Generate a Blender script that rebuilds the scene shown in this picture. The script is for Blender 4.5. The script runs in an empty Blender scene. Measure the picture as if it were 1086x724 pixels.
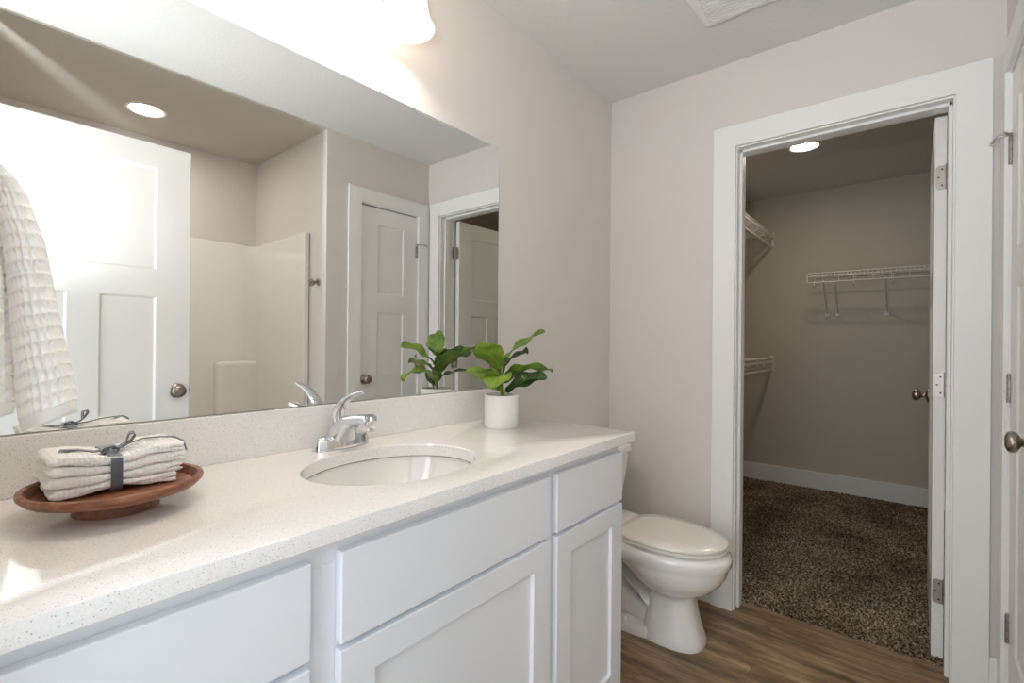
import bpy, bmesh, math, random
from mathutils import Vector, Matrix, noise
from math import sin, cos, pi, radians
random.seed(7)
S = bpy.context.scene
COL = S.collection

# ------------------------------------------------------------------ camera
cd = bpy.data.cameras.new('camera'); cam = bpy.data.objects.new('camera', cd); COL.objects.link(cam)
R = Vector((0.63895, -0.76919, 0.00934)); U = Vector((-0.00700, 0.00633, 0.99996)); F = Vector((0.76921, 0.63899, 0.00134))
M3 = Matrix((R, U, -F)).transposed()
cam.matrix_world = Matrix.Translation((0, 0, 1.1795)) @ M3.to_4x4()
cd.sensor_width = 36; cd.lens = 514.47 / 1086 * 36; cd.clip_start = 0.01
S.camera = cam
# ------------------------------------------------------------------ world, exposure
w = bpy.data.worlds.new('world'); S.world = w; w.use_nodes = True
w.node_tree.nodes['Background'].inputs[0].default_value = (0.86, 0.93, 1.0, 1)
w.node_tree.nodes['Background'].inputs[1].default_value = 0.9
S.view_settings.view_transform = 'Standard'; S.view_settings.look = 'None'
S.view_settings.gamma = 1; S.view_settings.use_curve_mapping = False
S.view_settings.exposure = 0.78
BULB = 74.0; DOWN = 60.0; CLOSET_DOWN = 50.0; FLASH = 42.0; HALL_FILL = 10.5
S.cycles.diffuse_bounces = 8; S.cycles.max_bounces = 16
def area(name, loc, aim, size, energy, color, sy=None):
    l = bpy.data.lights.new(name, 'AREA'); l.energy = energy; l.color = color; l.size = size
    if sy: l.shape = 'RECTANGLE'; l.size_y = sy
    o = bpy.data.objects.new(name, l); COL.objects.link(o); o.location = loc
    o.rotation_euler = (Vector(aim) - Vector(loc)).to_track_quat('-Z', 'Y').to_euler()
    return o
# camera flash at the entry doorway, bounced off the ceiling, plus an added fill
pl = bpy.data.lights.new('bounce_flash', 'SPOT'); pl.energy = FLASH; pl.color = (0.90, 0.95, 1.0); pl.shadow_soft_size = 0.02
pl.spot_size = radians(150); pl.spot_blend = 1.0
po = bpy.data.objects.new('bounce_flash', pl); COL.objects.link(po); po.location = (-0.14, 0.04, 1.36)
po.rotation_euler = Vector((.45, .05, 1)).to_track_quat('-Z', 'Y').to_euler()
area('hall_soft_fill', (-1.3, 0.3, 1.3), (1.2, 0.2, 1.1), 1.0, HALL_FILL, (0.82, 0.90, 1.0), 1.6)  # unseen soft fill added to lift the cabinets, standing in for daylight

# ------------------------------------------------------------------ materials
def srgb(h):
    h = h.lstrip('#'); c = [int(h[i:i+2], 16)/255 for i in (0, 2, 4)]
    return tuple(x/12.92 if x <= .04045 else ((x+.055)/1.055)**2.4 for x in c) + (1,)
def mat(name, col, rough=.5, metal=0, coat=0, spec=.5, **k):
    m = bpy.data.materials.new(name); m.use_nodes = True
    b = m.node_tree.nodes['Principled BSDF']
    b.inputs['Base Color'].default_value = srgb(col) if isinstance(col, str) else col
    b.inputs['Roughness'].default_value = rough; b.inputs['Metallic'].default_value = metal
    b.inputs['Coat Weight'].default_value = coat; b.inputs['Specular IOR Level'].default_value = spec
    if coat: b.inputs['Coat Roughness'].default_value = .05
    for kk, v in k.items(): b.inputs[kk.replace('_', ' ')].default_value = v
    return m
def N(m, t, **k):
    n = m.node_tree.nodes.new(t)
    for a, v in k.items():
        if a.startswith('i_'): n.inputs[a[2:].replace('_', ' ')].default_value = v
        else: setattr(n, a, v)
    return n
def LK(m, a, b): m.node_tree.links.new(a, b)
def bsdf(m): return m.node_tree.nodes['Principled BSDF']
def coords(m, scale=(1, 1, 1), rot=(0, 0, 0)):
    tc = N(m, 'ShaderNodeTexCoord'); mp = N(m, 'ShaderNodeMapping')
    mp.inputs['Scale'].default_value = scale; mp.inputs['Rotation'].default_value = rot
    LK(m, tc.outputs['Object'], mp.inputs['Vector']); return mp.outputs['Vector']
def bump(m, fac, strength, dist=.002):
    b = N(m, 'ShaderNodeBump'); b.inputs['Strength'].default_value = strength; b.inputs['Distance'].default_value = dist
    LK(m, fac, b.inputs['Height']); LK(m, b.outputs['Normal'], bsdf(m).inputs['Normal'])
def noise_tex(m, vec, scale, detail=2, rough=.5):
    n = N(m, 'ShaderNodeTexNoise'); n.inputs['Scale'].default_value = scale; n.inputs['Detail'].default_value = detail
    n.inputs['Roughness'].default_value = rough; LK(m, vec, n.inputs['Vector']); return n.outputs['Fac']
def ramp(m, fac, stops, interp='LINEAR'):
    r = N(m, 'ShaderNodeValToRGB'); r.color_ramp.interpolation = interp
    el = r.color_ramp.elements
    while len(el) < len(stops): el.new(.5)
    for e, (p, c) in zip(el, stops): e.position = p; e.color = srgb(c) if isinstance(c, str) else c
    LK(m, fac, r.inputs['Fac']); return r.outputs['Color']

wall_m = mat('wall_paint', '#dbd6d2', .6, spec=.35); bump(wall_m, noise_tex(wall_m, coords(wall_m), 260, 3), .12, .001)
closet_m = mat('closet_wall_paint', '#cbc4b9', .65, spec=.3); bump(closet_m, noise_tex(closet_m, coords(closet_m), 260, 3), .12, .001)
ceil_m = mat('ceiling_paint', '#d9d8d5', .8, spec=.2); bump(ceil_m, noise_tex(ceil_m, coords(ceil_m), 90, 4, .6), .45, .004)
alc_ceil_m = mat('alcove_ceiling_shaded', '#c6c0b6', .8, spec=.2); bump(alc_ceil_m, noise_tex(alc_ceil_m, coords(alc_ceil_m), 90, 4, .6), .25, .003)  # ceiling paint toned down; the open door's shadow is put into the colour
trim_m = mat('trim_paint', '#eeeeec', .35, spec=.4)
door_m = mat('door_paint', '#eeeeeb', .32, spec=.45)
cab_m = mat('cabinet_paint', '#eceff4', .35, spec=.4)
gap_m = mat('cabinet_interior', '#b9b9b9', .7)
porc_m = mat('porcelain', '#f3f1ee', .08, coat=.6)
seat_m = mat('seat_plastic', '#eeeae2', .18, coat=.3)
chrome_m = mat('chrome', '#e8eaec', .05, metal=1)
nickel_m = mat('satin_nickel', '#a39a90', .28, metal=1)
steel_m = mat('hinge_steel', '#b3aca4', .38, metal=1)
dark_m = mat('dark_gap', '#1c1a18', .8)
screw_m = mat('screw_metal', '#5a544e', .4, metal=1)
wire_m = mat('wire_vinyl', '#e6e2dc', .4)
plastic_m = mat('white_plastic', '#e9e7e4', .4)
acry_m = mat('surround_acrylic', '#ebe8e3', .16, coat=.5)
pot_m = mat('pot_ceramic', '#eeece9', .45, spec=.4)
soil_m = mat('potting_soil', '#5b4836', .95)
ribbon_m = mat('ribbon_satin', '#5d5f64', .35, Sheen_Weight=.3)
bumper_m = mat('rubber_bumper', '#d8d4cc', .6)

mirror_m = mat('mirror_glass', (.93, .945, .935, 1), 0.0, metal=1)
edge_m = mat('mirror_edge', '#b9c2bd', .12, metal=.6)
# quartz
quartz_m = mat('quartz', '#ece7e2', .1, coat=.35)
v = coords(quartz_m)
vo = N(quartz_m, 'ShaderNodeTexVoronoi'); vo.inputs['Scale'].default_value = 330; LK(quartz_m, v, vo.inputs['Vector'])
spk = ramp(quartz_m, vo.outputs['Distance'], [(0, (1, 1, 1, 1)), (.16, (1, 1, 1, 1)), (.24, (0, 0, 0, 1))])
vsep = N(quartz_m, 'ShaderNodeSeparateColor'); LK(quartz_m, vo.outputs['Color'], vsep.inputs['Color'])
gate = N(quartz_m, 'ShaderNodeMath', operation='GREATER_THAN'); gate.inputs[1].default_value = .66; LK(quartz_m, vsep.outputs[0], gate.inputs[0])
mul = N(quartz_m, 'ShaderNodeMath', operation='MULTIPLY'); LK(quartz_m, gate.outputs[0], mul.inputs[0]); LK(quartz_m, spk, mul.inputs[1])
mx = N(quartz_m, 'ShaderNodeMix', data_type='RGBA'); LK(quartz_m, mul.outputs[0], mx.inputs['Factor'])
base = ramp(quartz_m, noise_tex(quartz_m, v, 420, 2), [(.35, '#ece9e6'), (.6, '#f5f3f1')])
LK(quartz_m, base, mx.inputs[6]); mx.inputs[7].default_value = srgb('#928d89'); LK(quartz_m, mx.outputs[2], bsdf(quartz_m).inputs['Base Color'])
# walnut / acacia tray
wood_m = mat('tray_wood', '#8a4f33', .38, spec=.4)
v = coords(wood_m, (6, 60, 60), (0, 0, .25))
LK(wood_m, ramp(wood_m, noise_tex(wood_m, v, 1.3, 5, .6), [(.3, '#5c3826'), (.5, '#85553c'), (.72, '#a8775a')]), bsdf(wood_m).inputs['Base Color'])
# floor planks: run along y
floor_m = mat('plank_floor', '#7d6a57', .42, spec=.35)
tc = coords(floor_m, (1, 1, 1), (0, 0, pi/2))
br = N(floor_m, 'ShaderNodeTexBrick'); br.inputs['Scale'].default_value = 1; br.offset = .37
br.inputs['Brick Width'].default_value = 1.22; br.inputs['Row Height'].default_value = .178; br.inputs['Mortar Size'].default_value = .0008
br.inputs['Color1'].default_value = (0, 0, 0, 1); br.inputs['Color2'].default_value = (1, 1, 1, 1); br.inputs['Mortar'].default_value = (.5, .5, .5, 1)
LK(floor_m, tc, br.inputs['Vector'])
gv = coords(floor_m, (30, 2.6, 1))
add = N(floor_m, 'ShaderNodeVectorMath', operation='ADD'); LK(floor_m, gv, add.inputs[0])
sc = N(floor_m, 'ShaderNodeVectorMath', operation='SCALE'); LK(floor_m, br.outputs['Color'], sc.inputs[0]); sc.inputs['Scale'].default_value = 9
LK(floor_m, sc.outputs[0], add.inputs[1])
g1 = ramp(floor_m, noise_tex(floor_m, add.outputs[0], 1.0, 7, .62), [(.28, '#6b5848'), (.5, '#a08868'), (.74, '#c9ae8c')])
g2 = noise_tex(floor_m, coords(floor_m, (9, 2.2, 1)), 1.6, 5, .6)
mixf = N(floor_m, 'ShaderNodeMix', data_type='RGBA', blend_type='MULTIPLY'); mixf.inputs['Factor'].default_value = .85
LK(floor_m, g1, mixf.inputs[6]); LK(floor_m, ramp(floor_m, g2, [(.36, '#a39788'), (.62, '#ffffff')]), mixf.inputs[7])
mixm = N(floor_m, 'ShaderNodeMix', data_type='RGBA'); LK(floor_m, br.outputs['Fac'], mixm.inputs['Factor'])
LK(floor_m, mixf.outputs[2], mixm.inputs[6]); mixm.inputs[7].default_value = srgb('#75644f'); LK(floor_m, mixm.outputs[2], bsdf(floor_m).inputs['Base Color'])
# carpet
carpet_m = mat('carpet_pile', '#6f6053', .95, spec=.1)
cv = coords(carpet_m)
c1 = ramp(carpet_m, noise_tex(carpet_m, cv, 105, 4, .75), [(.38, '#382c23'), (.5, '#857362'), (.62, '#dccbb6')])
c2 = ramp(carpet_m, noise_tex(carpet_m, cv, 3.2, 2), [(.35, '#a89f96'), (.65, '#ffffff')])
mc = N(carpet_m, 'ShaderNodeMix', data_type='RGBA', blend_type='MULTIPLY'); mc.inputs['Factor'].default_value = .8
LK(carpet_m, c1, mc.inputs[6]); LK(carpet_m, c2, mc.inputs[7]); LK(carpet_m, mc.outputs[2], bsdf(carpet_m).inputs['Base Color'])
bump(carpet_m, noise_tex(carpet_m, cv, 300, 3, .7), .9, .006)
# terry
terry_m = mat('terry_cloth', '#fffdf9', .9, spec=.1, Sheen_Weight=.4)
tv = N(terry_m, 'ShaderNodeTexVoronoi'); tv.inputs['Scale'].default_value = 330; LK(terry_m, coords(terry_m), tv.inputs['Vector'])
wv_ = N(terry_m, 'ShaderNodeTexWave'); wv_.inputs['Scale'].default_value = 52; wv_.inputs['Distortion'].default_value = 3; wv_.inputs['Detail Scale'].default_value = 6; LK(terry_m, coords(terry_m, (1, .25, .25)), wv_.inputs['Vector'])
tm_ = N(terry_m, 'ShaderNodeMath', operation='MULTIPLY_ADD'); LK(terry_m, tv.outputs['Distance'], tm_.inputs[0]); tm_.inputs[1].default_value = -1.0; LK(terry_m, wv_.outputs['Fac'], tm_.inputs[2])
bump(terry_m, tm_.outputs[0], .38, .0025)
waffle_m = mat('waffle_cloth', '#fffdf9', .9, spec=.1, Sheen_Weight=.3, Subsurface_Weight=.15)
waffle_m.node_tree.nodes['Principled BSDF'].inputs['Subsurface Radius'].default_value = (.02, .014, .008)
bump(waffle_m, noise_tex(waffle_m, coords(waffle_m), 500, 3, .7), .35, .002)
# leaves
def leaf_mat(name, a, b):
    m = mat(name, a, .34, spec=.4, Subsurface_Weight=.0)
    uv = N(m, 'ShaderNodeUVMap'); sep = N(m, 'ShaderNodeSeparateXYZ'); LK(m, uv.outputs[0], sep.inputs[0])
    # midrib and side veins from the leaf's own u, v
    ab = N(m, 'ShaderNodeMath', operation='SUBTRACT'); LK(m, sep.outputs[0], ab.inputs[0]); ab.inputs[1].default_value = .5
    a2 = N(m, 'ShaderNodeMath', operation='ABSOLUTE'); LK(m, ab.outputs[0], a2.inputs[0])
    s1 = N(m, 'ShaderNodeMath', operation='MULTIPLY_ADD'); LK(m, sep.outputs[1], s1.inputs[0]); s1.inputs[1].default_value = 9
    neg = N(m, 'ShaderNodeMath', operation='MULTIPLY'); LK(m, a2.outputs[0], neg.inputs[0]); neg.inputs[1].default_value = -5
    LK(m, neg.outputs[0], s1.inputs[2])
    fr = N(m, 'ShaderNodeMath', operation='FRACT'); LK(m, s1.outputs[0], fr.inputs[0])
    lt = N(m, 'ShaderNodeMath', operation='LESS_THAN'); LK(m, fr.outputs[0], lt.inputs[0]); lt.inputs[1].default_value = .09
    l2 = N(m, 'ShaderNodeMath', operation='LESS_THAN'); LK(m, a2.outputs[0], l2.inputs[0]); l2.inputs[1].default_value = .022
    mxx = N(m, 'ShaderNodeMath', operation='MAXIMUM'); LK(m, lt.outputs[0], mxx.inputs[0]); LK(m, l2.outputs[0], mxx.inputs[1])
    ml = N(m, 'ShaderNodeMath', operation='MULTIPLY'); LK(m, mxx.outputs[0], ml.inputs[0]); ml.inputs[1].default_value = .35
    mi = N(m, 'ShaderNodeMix', data_type='RGBA'); LK(m, ml.outputs[0], mi.inputs['Factor'])
    LK(m, ramp(m, noise_tex(m, coords(m), 22, 2), [(.3, a), (.7, b)]), mi.inputs[6]); mi.inputs[7].default_value = srgb('#a9c267')
    LK(m, mi.outputs[2], bsdf(m).inputs['Base Color'])
    tr = N(m, 'ShaderNodeBsdfTranslucent'); LK(m, mi.outputs[2], tr.inputs['Color'])
    ms = N(m, 'ShaderNodeMixShader'); ms.inputs[0].default_value = .25
    LK(m, bsdf(m).outputs[0], ms.inputs[1]); LK(m, tr.outputs[0], ms.inputs[2])
    LK(m, ms.outputs[0], m.node_tree.nodes['Material Output'].inputs['Surface'])
    return m
leaf_bright = leaf_mat('leaf_bright', '#6c8c26', '#93b044')
leaf_mid = leaf_mat('leaf_mid', '#4a7022', '#6c902f')
leaf_dark = leaf_mat('leaf_dark', '#2a4520', '#40602c')
stem_m = mat('stem_green', '#86a04a', .5)
# lit glass, bulbs, diffusers
def emis(name, col, s):
    m = bpy.data.materials.new(name); m.use_nodes = True; nt = m.node_tree; nt.nodes.clear()
    e = nt.nodes.new('ShaderNodeEmission'); o = nt.nodes.new('ShaderNodeOutputMaterial')
    e.inputs[0].default_value = col; e.inputs[1].default_value = s; nt.links.new(e.outputs[0], o.inputs[0]); return m
bulb_m = emis('bulb_glow', (1, .88, .76, 1), BULB)
down_m = emis('downlight_glow', (1, .94, .87, 1), DOWN)
cdown_m = emis('closet_downlight_glow', (1, .88, .72, 1), CLOSET_DOWN)
shade_m = bpy.data.materials.new('frosted_shade'); shade_m.use_nodes = True
nt = shade_m.node_tree; nt.nodes.clear()
d_ = nt.nodes.new('ShaderNodeBsdfDiffuse'); t_ = nt.nodes.new('ShaderNodeBsdfTranslucent'); x_ = nt.nodes.new('ShaderNodeMixShader'); o_ = nt.nodes.new('ShaderNodeOutputMaterial')
d_.inputs[0].default_value = (.95, .93, .9, 1); t_.inputs[0].default_value = (.97, .93, .87, 1); x_.inputs[0].default_value = .72
nt.links.new(d_.outputs[0], x_.inputs[1]); nt.links.new(t_.outputs[0], x_.inputs[2]); nt.links.new(x_.outputs[0], o_.inputs[0])

# ------------------------------------------------------------------ helpers
def obj(name, bm, m, parent=None, smooth=False, bevel=0, label=None, loc=None, rot=None, sub=0):
    me = bpy.data.meshes.new(name); bmesh.ops.recalc_face_normals(bm, faces=bm.faces); bm.to_mesh(me); bm.free()
    o = bpy.data.objects.new(name, me); COL.objects.link(o)
    for mm in (m if isinstance(m, (list, tuple)) else [m]): me.materials.append(mm)
    if smooth:
        for p in me.polygons: p.use_smooth = True
        me.set_sharp_from_angle(angle=radians(42 if smooth is True else smooth))
    if bevel:
        b = o.modifiers.new('bevel', 'BEVEL'); b.width = bevel; b.segments = 2; b.limit_method = 'ANGLE'; b.angle_limit = radians(40)
    if sub:
        b = o.modifiers.new('sub', 'SUBSURF'); b.levels = sub; b.render_levels = sub
    if parent: o.parent = parent
    if label: o['label'] = label
    if loc: o.location = loc
    if rot: o.rotation_euler = rot
    return o
def box(bm, x0, x1, y0, y1, z0, z1, mi=0):
    vs = [bm.verts.new(p) for p in ((x0, y0, z0), (x1, y0, z0), (x1, y1, z0), (x0, y1, z0), (x0, y0, z1), (x1, y0, z1), (x1, y1, z1), (x0, y1, z1))]
    for f in ((0, 3, 2, 1), (4, 5, 6, 7), (0, 1, 5, 4), (1, 2, 6, 5), (2, 3, 7, 6), (3, 0, 4, 7)):
        fc = bm.faces.new([vs[i] for i in f]); fc.material_index = mi
def BM(*boxes):
    bm = bmesh.new()
    for b in boxes: box(bm, *b)
    return bm
def tube(bm, pts, r, n=8, caps=True, mi=0):
    pts = [Vector(p) for p in pts]; rings = []
    rr = r if isinstance(r, (list, tuple)) else [r]*len(pts)
    prev = None
    for i, p in enumerate(pts):
        t = (pts[min(i+1, len(pts)-1)] - pts[max(i-1, 0)]).normalized()
        if prev is None:
            a = Vector((0, 0, 1)) if abs(t.z) < .9 else Vector((1, 0, 0))
            u = t.cross(a).normalized()
        else: u = (prev - t*prev.dot(t)).normalized()
        prev = u; vv = t.cross(u)
        rings.append([bm.verts.new(p + (u*cos(2*pi*k/n) + vv*sin(2*pi*k/n))*rr[i]) for k in range(n)])
    for a, b in zip(rings, rings[1:]):
        for k in range(n): bm.faces.new((a[k], a[(k+1) % n], b[(k+1) % n], b[k])).material_index = mi
    if caps:
        bm.faces.new(rings[0]).material_index = mi; bm.faces.new(rings[-1][::-1]).material_index = mi
def lathe(bm, prof, n=32, c=(0, 0, 0), axis=None, mi=0):
    """prof: (radius, height) list; axis: direction of height"""
    ax = Vector(axis).normalized() if axis else Vector((0, 0, 1))
    q = Vector((0, 0, 1)).rotation_difference(ax).to_matrix(); c = Vector(c); rings = []
    for r, h in prof:
        if r < 1e-6: rings.append([bm.verts.new(c + q @ Vector((0, 0, h)))])
        else: rings.append([bm.verts.new(c + q @ Vector((r*cos(2*pi*k/n), r*sin(2*pi*k/n), h))) for k in range(n)])
    for a, b in zip(rings, rings[1:]):
        for k in range(n):
            if len(a) == 1 and len(b) == 1: continue
            if len(a) == 1: f = (a[0], b[(k+1) % n], b[k])
            elif len(b) == 1: f = (a[k], a[(k+1) % n], b[0])
            else: f = (a[k], a[(k+1) % n], b[(k+1) % n], b[k])
            bm.faces.new(f).material_index = mi
def loft(bm, rings, close=True, cap0=True, cap1=True, mi=0):
    vr = [[bm.verts.new(p) for p in r] for r in rings]; n = len(vr[0])
    for a, b in zip(vr, vr[1:]):
        for k in range(n if close else n-1): bm.faces.new((a[k], a[(k+1) % n], b[(k+1) % n], b[k])).material_index = mi
    if cap0: bm.faces.new(vr[0][::-1])
    if cap1: bm.faces.new(vr[-1])
    return vr
def panel_slab(W, H, T, panels, inset=.008, depth=.007, both=True):
    """slab x 0..W, y 0..T (front at y=0), z 0..H with recessed panels (x0,x1,z0,z1)"""
    bm = bmesh.new()
    xs = sorted({0, W} | {p[0] for p in panels} | {p[1] for p in panels}); zs = sorted({0, H} | {p[2] for p in panels} | {p[3] for p in panels})
    def inside(xa, xb, za, zb):
        return any(p[0] <= xa+1e-6 and xb <= p[1]+1e-6 and p[2] <= za+1e-6 and zb <= p[3]+1e-6 for p in panels)
    for y, s in ((0, 1), (T, -1)):
        rec = both or y == 0
        for xa, xb in zip(xs, xs[1:]):
            for za, zb in zip(zs, zs[1:]):
                if rec and inside(xa, xb, za, zb): continue
                bm.faces.new([bm.verts.new(q) for q in ((xa, y, za), (xb, y, za), (xb, y, zb), (xa, y, zb))])
        if rec:
            for x0, x1, z0, z1 in panels:
                # outer boundary split at grid lines
                pts = [(x, z0) for x in xs if x0 <= x < x1] + [(x1, z) for z in zs if z0 <= z < z1] + \
                      [(x, z1) for x in reversed(xs) if x0 < x <= x1] + [(x0, z) for z in reversed(zs) if z0 < z <= z1]
                o = [bm.verts.new((a, y, b)) for a, b in pts]
                i = [bm.verts.new((min(max(a, x0+inset), x1-inset), y+s*depth, min(max(b, z0+inset), z1-inset))) for a, b in pts]
                n = len(pts)
                for k in range(n): bm.faces.new((o[k], o[(k+1) % n], i[(k+1) % n], i[k]))
                bm.faces.new(i)
    for xa, xb in zip(xs, xs[1:]):
        for z in (0, H): bm.faces.new([bm.verts.new(q) for q in ((xa, 0, z), (xb, 0, z), (xb, T, z), (xa, T, z))])
    for za, zb in zip(zs, zs[1:]):
        for x in (0, W): bm.faces.new([bm.verts.new(q) for q in ((x, 0, za), (x, 0, zb), (x, T, zb), (x, T, za))])
    bmesh.ops.remove_doubles(bm, verts=bm.verts, dist=1e-5)
    return bm
def struct(name, bm, m, parent=None, **k):
    o = obj(name, bm, m, parent, **k)
    if not parent: o['kind'] = 'structure'
    return o
def thing(name, label, cat, loc=(0, 0, 0), group=None, kind=None):
    o = bpy.data.objects.new(name, None); COL.objects.link(o); o.location = loc; o.empty_display_size = .05
    o['label'] = label; o['category'] = cat
    if group: o['group'] = group
    return o
def tag(o, label, cat, group=None, kind=None):
    o['label'] = label; o['category'] = cat
    if group: o['group'] = group
    if kind: o['kind'] = kind
    return o
def loc(o, x, y, z): o.location = (x, y, z); return o

# ------------------------------------------------------------------ key dimensions
YM = 1.231            # mirror face
YW = 1.236            # mirror wall
L = 2.292             # wall with the closet doorway
L2 = 2.41             # its closet side
YR = -.230            # wall with the linen door
XE = -.03             # wall with the entry doorway
XA = 1.507            # side wall of the shower alcove
YA = -1.202           # back wall of the alcove
XC = 4.628            # closet back wall
H = 2.44
CR = -1.0             # closet right wall
OC = .093             # casing width
OI0, OI1 = -.104, .6155   # closet doorway casing inner edges (y)
ZI = 2.056
# ------------------------------------------------------------------ shell
struct('floor', BM((-.6, L2-.01, YA-.12, YW+.1, -.05, 0)), floor_m)
struct('wall_left', BM((XE-.12, L2, YW, YW+.1, 0, H)), wall_m)
struct('wall_back', BM((L, L2, OI1-.0, YW, 0, H), (L, L2, YR, OI0, 0, H), (L, L2, OI0, OI1, ZI, H)), wall_m)
LX0, LX1 = 1.735, 2.199   # linen door opening
struct('wall_right', BM((XA, LX0, YR-.11, YR, 0, H), (LX1, L2, YR-.11, YR, 0, H), (LX0, LX1, YR-.11, YR, ZI, H)), wall_m)
struct('wall_linen_closet', BM((XA+.11, L2, YR-.7, YR-.6, 0, H), (L2, L2+.05, YR-.7, YR-.11, 0, H)), wall_m)
struct('wall_alcove_side', BM((XA, XA+.11, YA-.1, YR-.11, 0, H)), wall_m)
struct('wall_alcove_back', BM((XE-.12, XA, YA-.1, YA, 0, H)), wall_m)
EY0, EY1 = -.125, .65     # entry doorway
struct('wall_front', BM((XE-.12, XE, YA, EY0, 0, H), (XE-.12, XE, EY1, YW, 0, H), (XE-.12, XE, EY0, EY1, 2.05, H)), wall_m)
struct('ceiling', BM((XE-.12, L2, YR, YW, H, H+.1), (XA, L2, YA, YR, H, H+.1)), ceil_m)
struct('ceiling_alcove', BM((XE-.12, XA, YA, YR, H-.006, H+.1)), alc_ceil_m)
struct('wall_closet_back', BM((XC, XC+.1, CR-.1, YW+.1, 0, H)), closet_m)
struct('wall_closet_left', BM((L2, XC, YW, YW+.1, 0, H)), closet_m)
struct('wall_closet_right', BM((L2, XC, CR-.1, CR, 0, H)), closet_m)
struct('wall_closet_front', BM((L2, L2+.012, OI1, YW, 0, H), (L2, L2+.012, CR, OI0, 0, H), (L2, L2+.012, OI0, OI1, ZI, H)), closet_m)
struct('ceiling_closet', BM((L2, XC, CR, YW, H, H+.1)), ceil_m)
struct('floor_closet', BM((L2-.01, XC, CR, YW, -.05, .002)), dark_m)

# carpet pile, ragged at the doorway edge
def hsh(i, j, k=0): return (sin(i*127.1 + j*311.7 + k*74.7)*43758.5453) % 1
bm = bmesh.new(); st = .0085
x0, x1, y0, y1 = L2-.012, XC, CR, YW
nx = int((x1-x0)/st); ny = int((y1-y0)/st); grid = []
for i in range(nx+1):
    row = []
    for j in range(ny+1):
        x = x0 + i*(x1-x0)/nx; y = y0 + j*(y1-y0)/ny
        e = 1 if i > 1 else .55*i
        z = .006 + .012*hsh(i, j)*e + .004*noise.noise((x*6, y*6, 0))*e
        jx = (hsh(i, j, 1)-.5)*.008 if 0 < i < nx else (hsh(i, j, 3)*-.012 if i == 0 and OI0+.02 < y < OI1-.02 else 0)
        jy = (hsh(i, j, 2)-.5)*.008 if 0 < j < ny else 0
        if i == 0: z = .0
        row.append(bm.verts.new((x+jx, y+jy, z)))
    grid.append(row)
for i in range(nx):
    for j in range(ny): bm.faces.new((grid[i][j], grid[i+1][j], grid[i+1][j+1], grid[i][j+1]))
tag(obj('carpet', bm, carpet_m), 'speckled brown cut pile carpet covering the closet floor', 'carpet', kind='stuff')

# baseboards
BH = .138
def baseboard(name, *bx): struct(name, BM(*bx), trim_m, bevel=.003)
baseboard('baseboard_back', (L-.014, L, OI1+OC, YW, 0, BH), (L-.014, L, YR, OI0-OC, 0, BH))
baseboard('baseboard_left', (1.43, L-.014, YW-.014, YW, 0, BH))
baseboard('baseboard_closet_back', (XC-.014, XC, CR, YW, 0, BH+.01))
baseboard('baseboard_closet_left', (L2+.012, XC-.014, YW-.014, YW, 0, BH+.01))
baseboard('baseboard_closet_right', (L2+.012, XC-.014, CR, CR+.014, 0, BH+.01))
baseboard('baseboard_right', (XA, LX0-OC, YR, YR+.014, 0, BH))

# ------------------------------------------------------------------ doorway trims
def casing_u(bm, a0, a1, zt, wd, th, place):
    """U-shaped casing around opening a0..a1 (along-wall), top zt; place(a,d,z) maps"""
    prof = [(a0-wd, 0), (a0-wd, zt+wd), (a1+wd, zt+wd), (a1+wd, 0), (a1, 0), (a1, zt), (a0, zt), (a0, 0)]
    f = [bm.verts.new(place(a, 0, z)) for a, z in prof]; g = [bm.verts.new(place(a, th, z)) for a, z in prof]
    n = 8
    for k in range(n): bm.faces.new((f[k], f[(k+1) % n], g[(k+1) % n], g[k]))
    for r in (f, g):
        bm.faces.new((r[0], r[1], r[6], r[7])); bm.faces.new((r[1], r[2], r[5], r[6])); bm.faces.new((r[2], r[3], r[4], r[5]))
# closet doorway (trim_1): casing both sides + jamb + stop
bm = bmesh.new()
casing_u(bm, OI0, OI1, ZI, OC, .018, lambda a, d, z: (L-d, a, z))
casing_u(bm, OI0, OI1, ZI, OC, .018, lambda a, d, z: (L2+.012+d, a, z))
rv = .0055
box(bm, L-.002, L2+.014, OI1-rv-.0, OI1+.012, 0, ZI); box(bm, L-.002, L2+.014, OI0-.012, OI0+rv, 0, ZI); box(bm, L-.002, L2+.014, OI0, OI1, ZI-rv, ZI+.012)
sx0, sx1 = L+.035, L+.082
box(bm, sx0, sx1, OI1-rv-.011, OI1-rv, 0, ZI-rv); box(bm, sx0, sx1, OI0+rv, OI0+rv+.011, 0, ZI-rv); box(bm, sx0, sx1, OI0+rv, OI1-rv, ZI-rv-.011, ZI-rv)
struct('trim_1', bm, trim_m, bevel=.0015)
# linen doorway (trim_2)
bm = bmesh.new()
casing_u(bm, LX0+.002, LX1-.004, ZI, OC-.004, .014, lambda a, d, z: (a, YR+d, z))
box(bm, LX0-.012, LX0+.006, YR-.11, YR+.002, 0, ZI); box(bm, LX1-.006, LX1+.0, YR-.11, YR+.002, 0, ZI); box(bm, LX0, LX1, YR-.11, YR+.002, ZI-.006, ZI+.01)
box(bm, LX0+.006, LX1-.006, YR-.075, YR-.05, ZI-.018, ZI-.006); box(bm, LX0+.006, LX0+.017, YR-.075, YR-.05, 0, ZI-.018); box(bm, LX1-.017, LX1-.006, YR-.075, YR-.05, 0, ZI-.018)
struct('trim_2', bm, trim_m, bevel=.0015)
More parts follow.
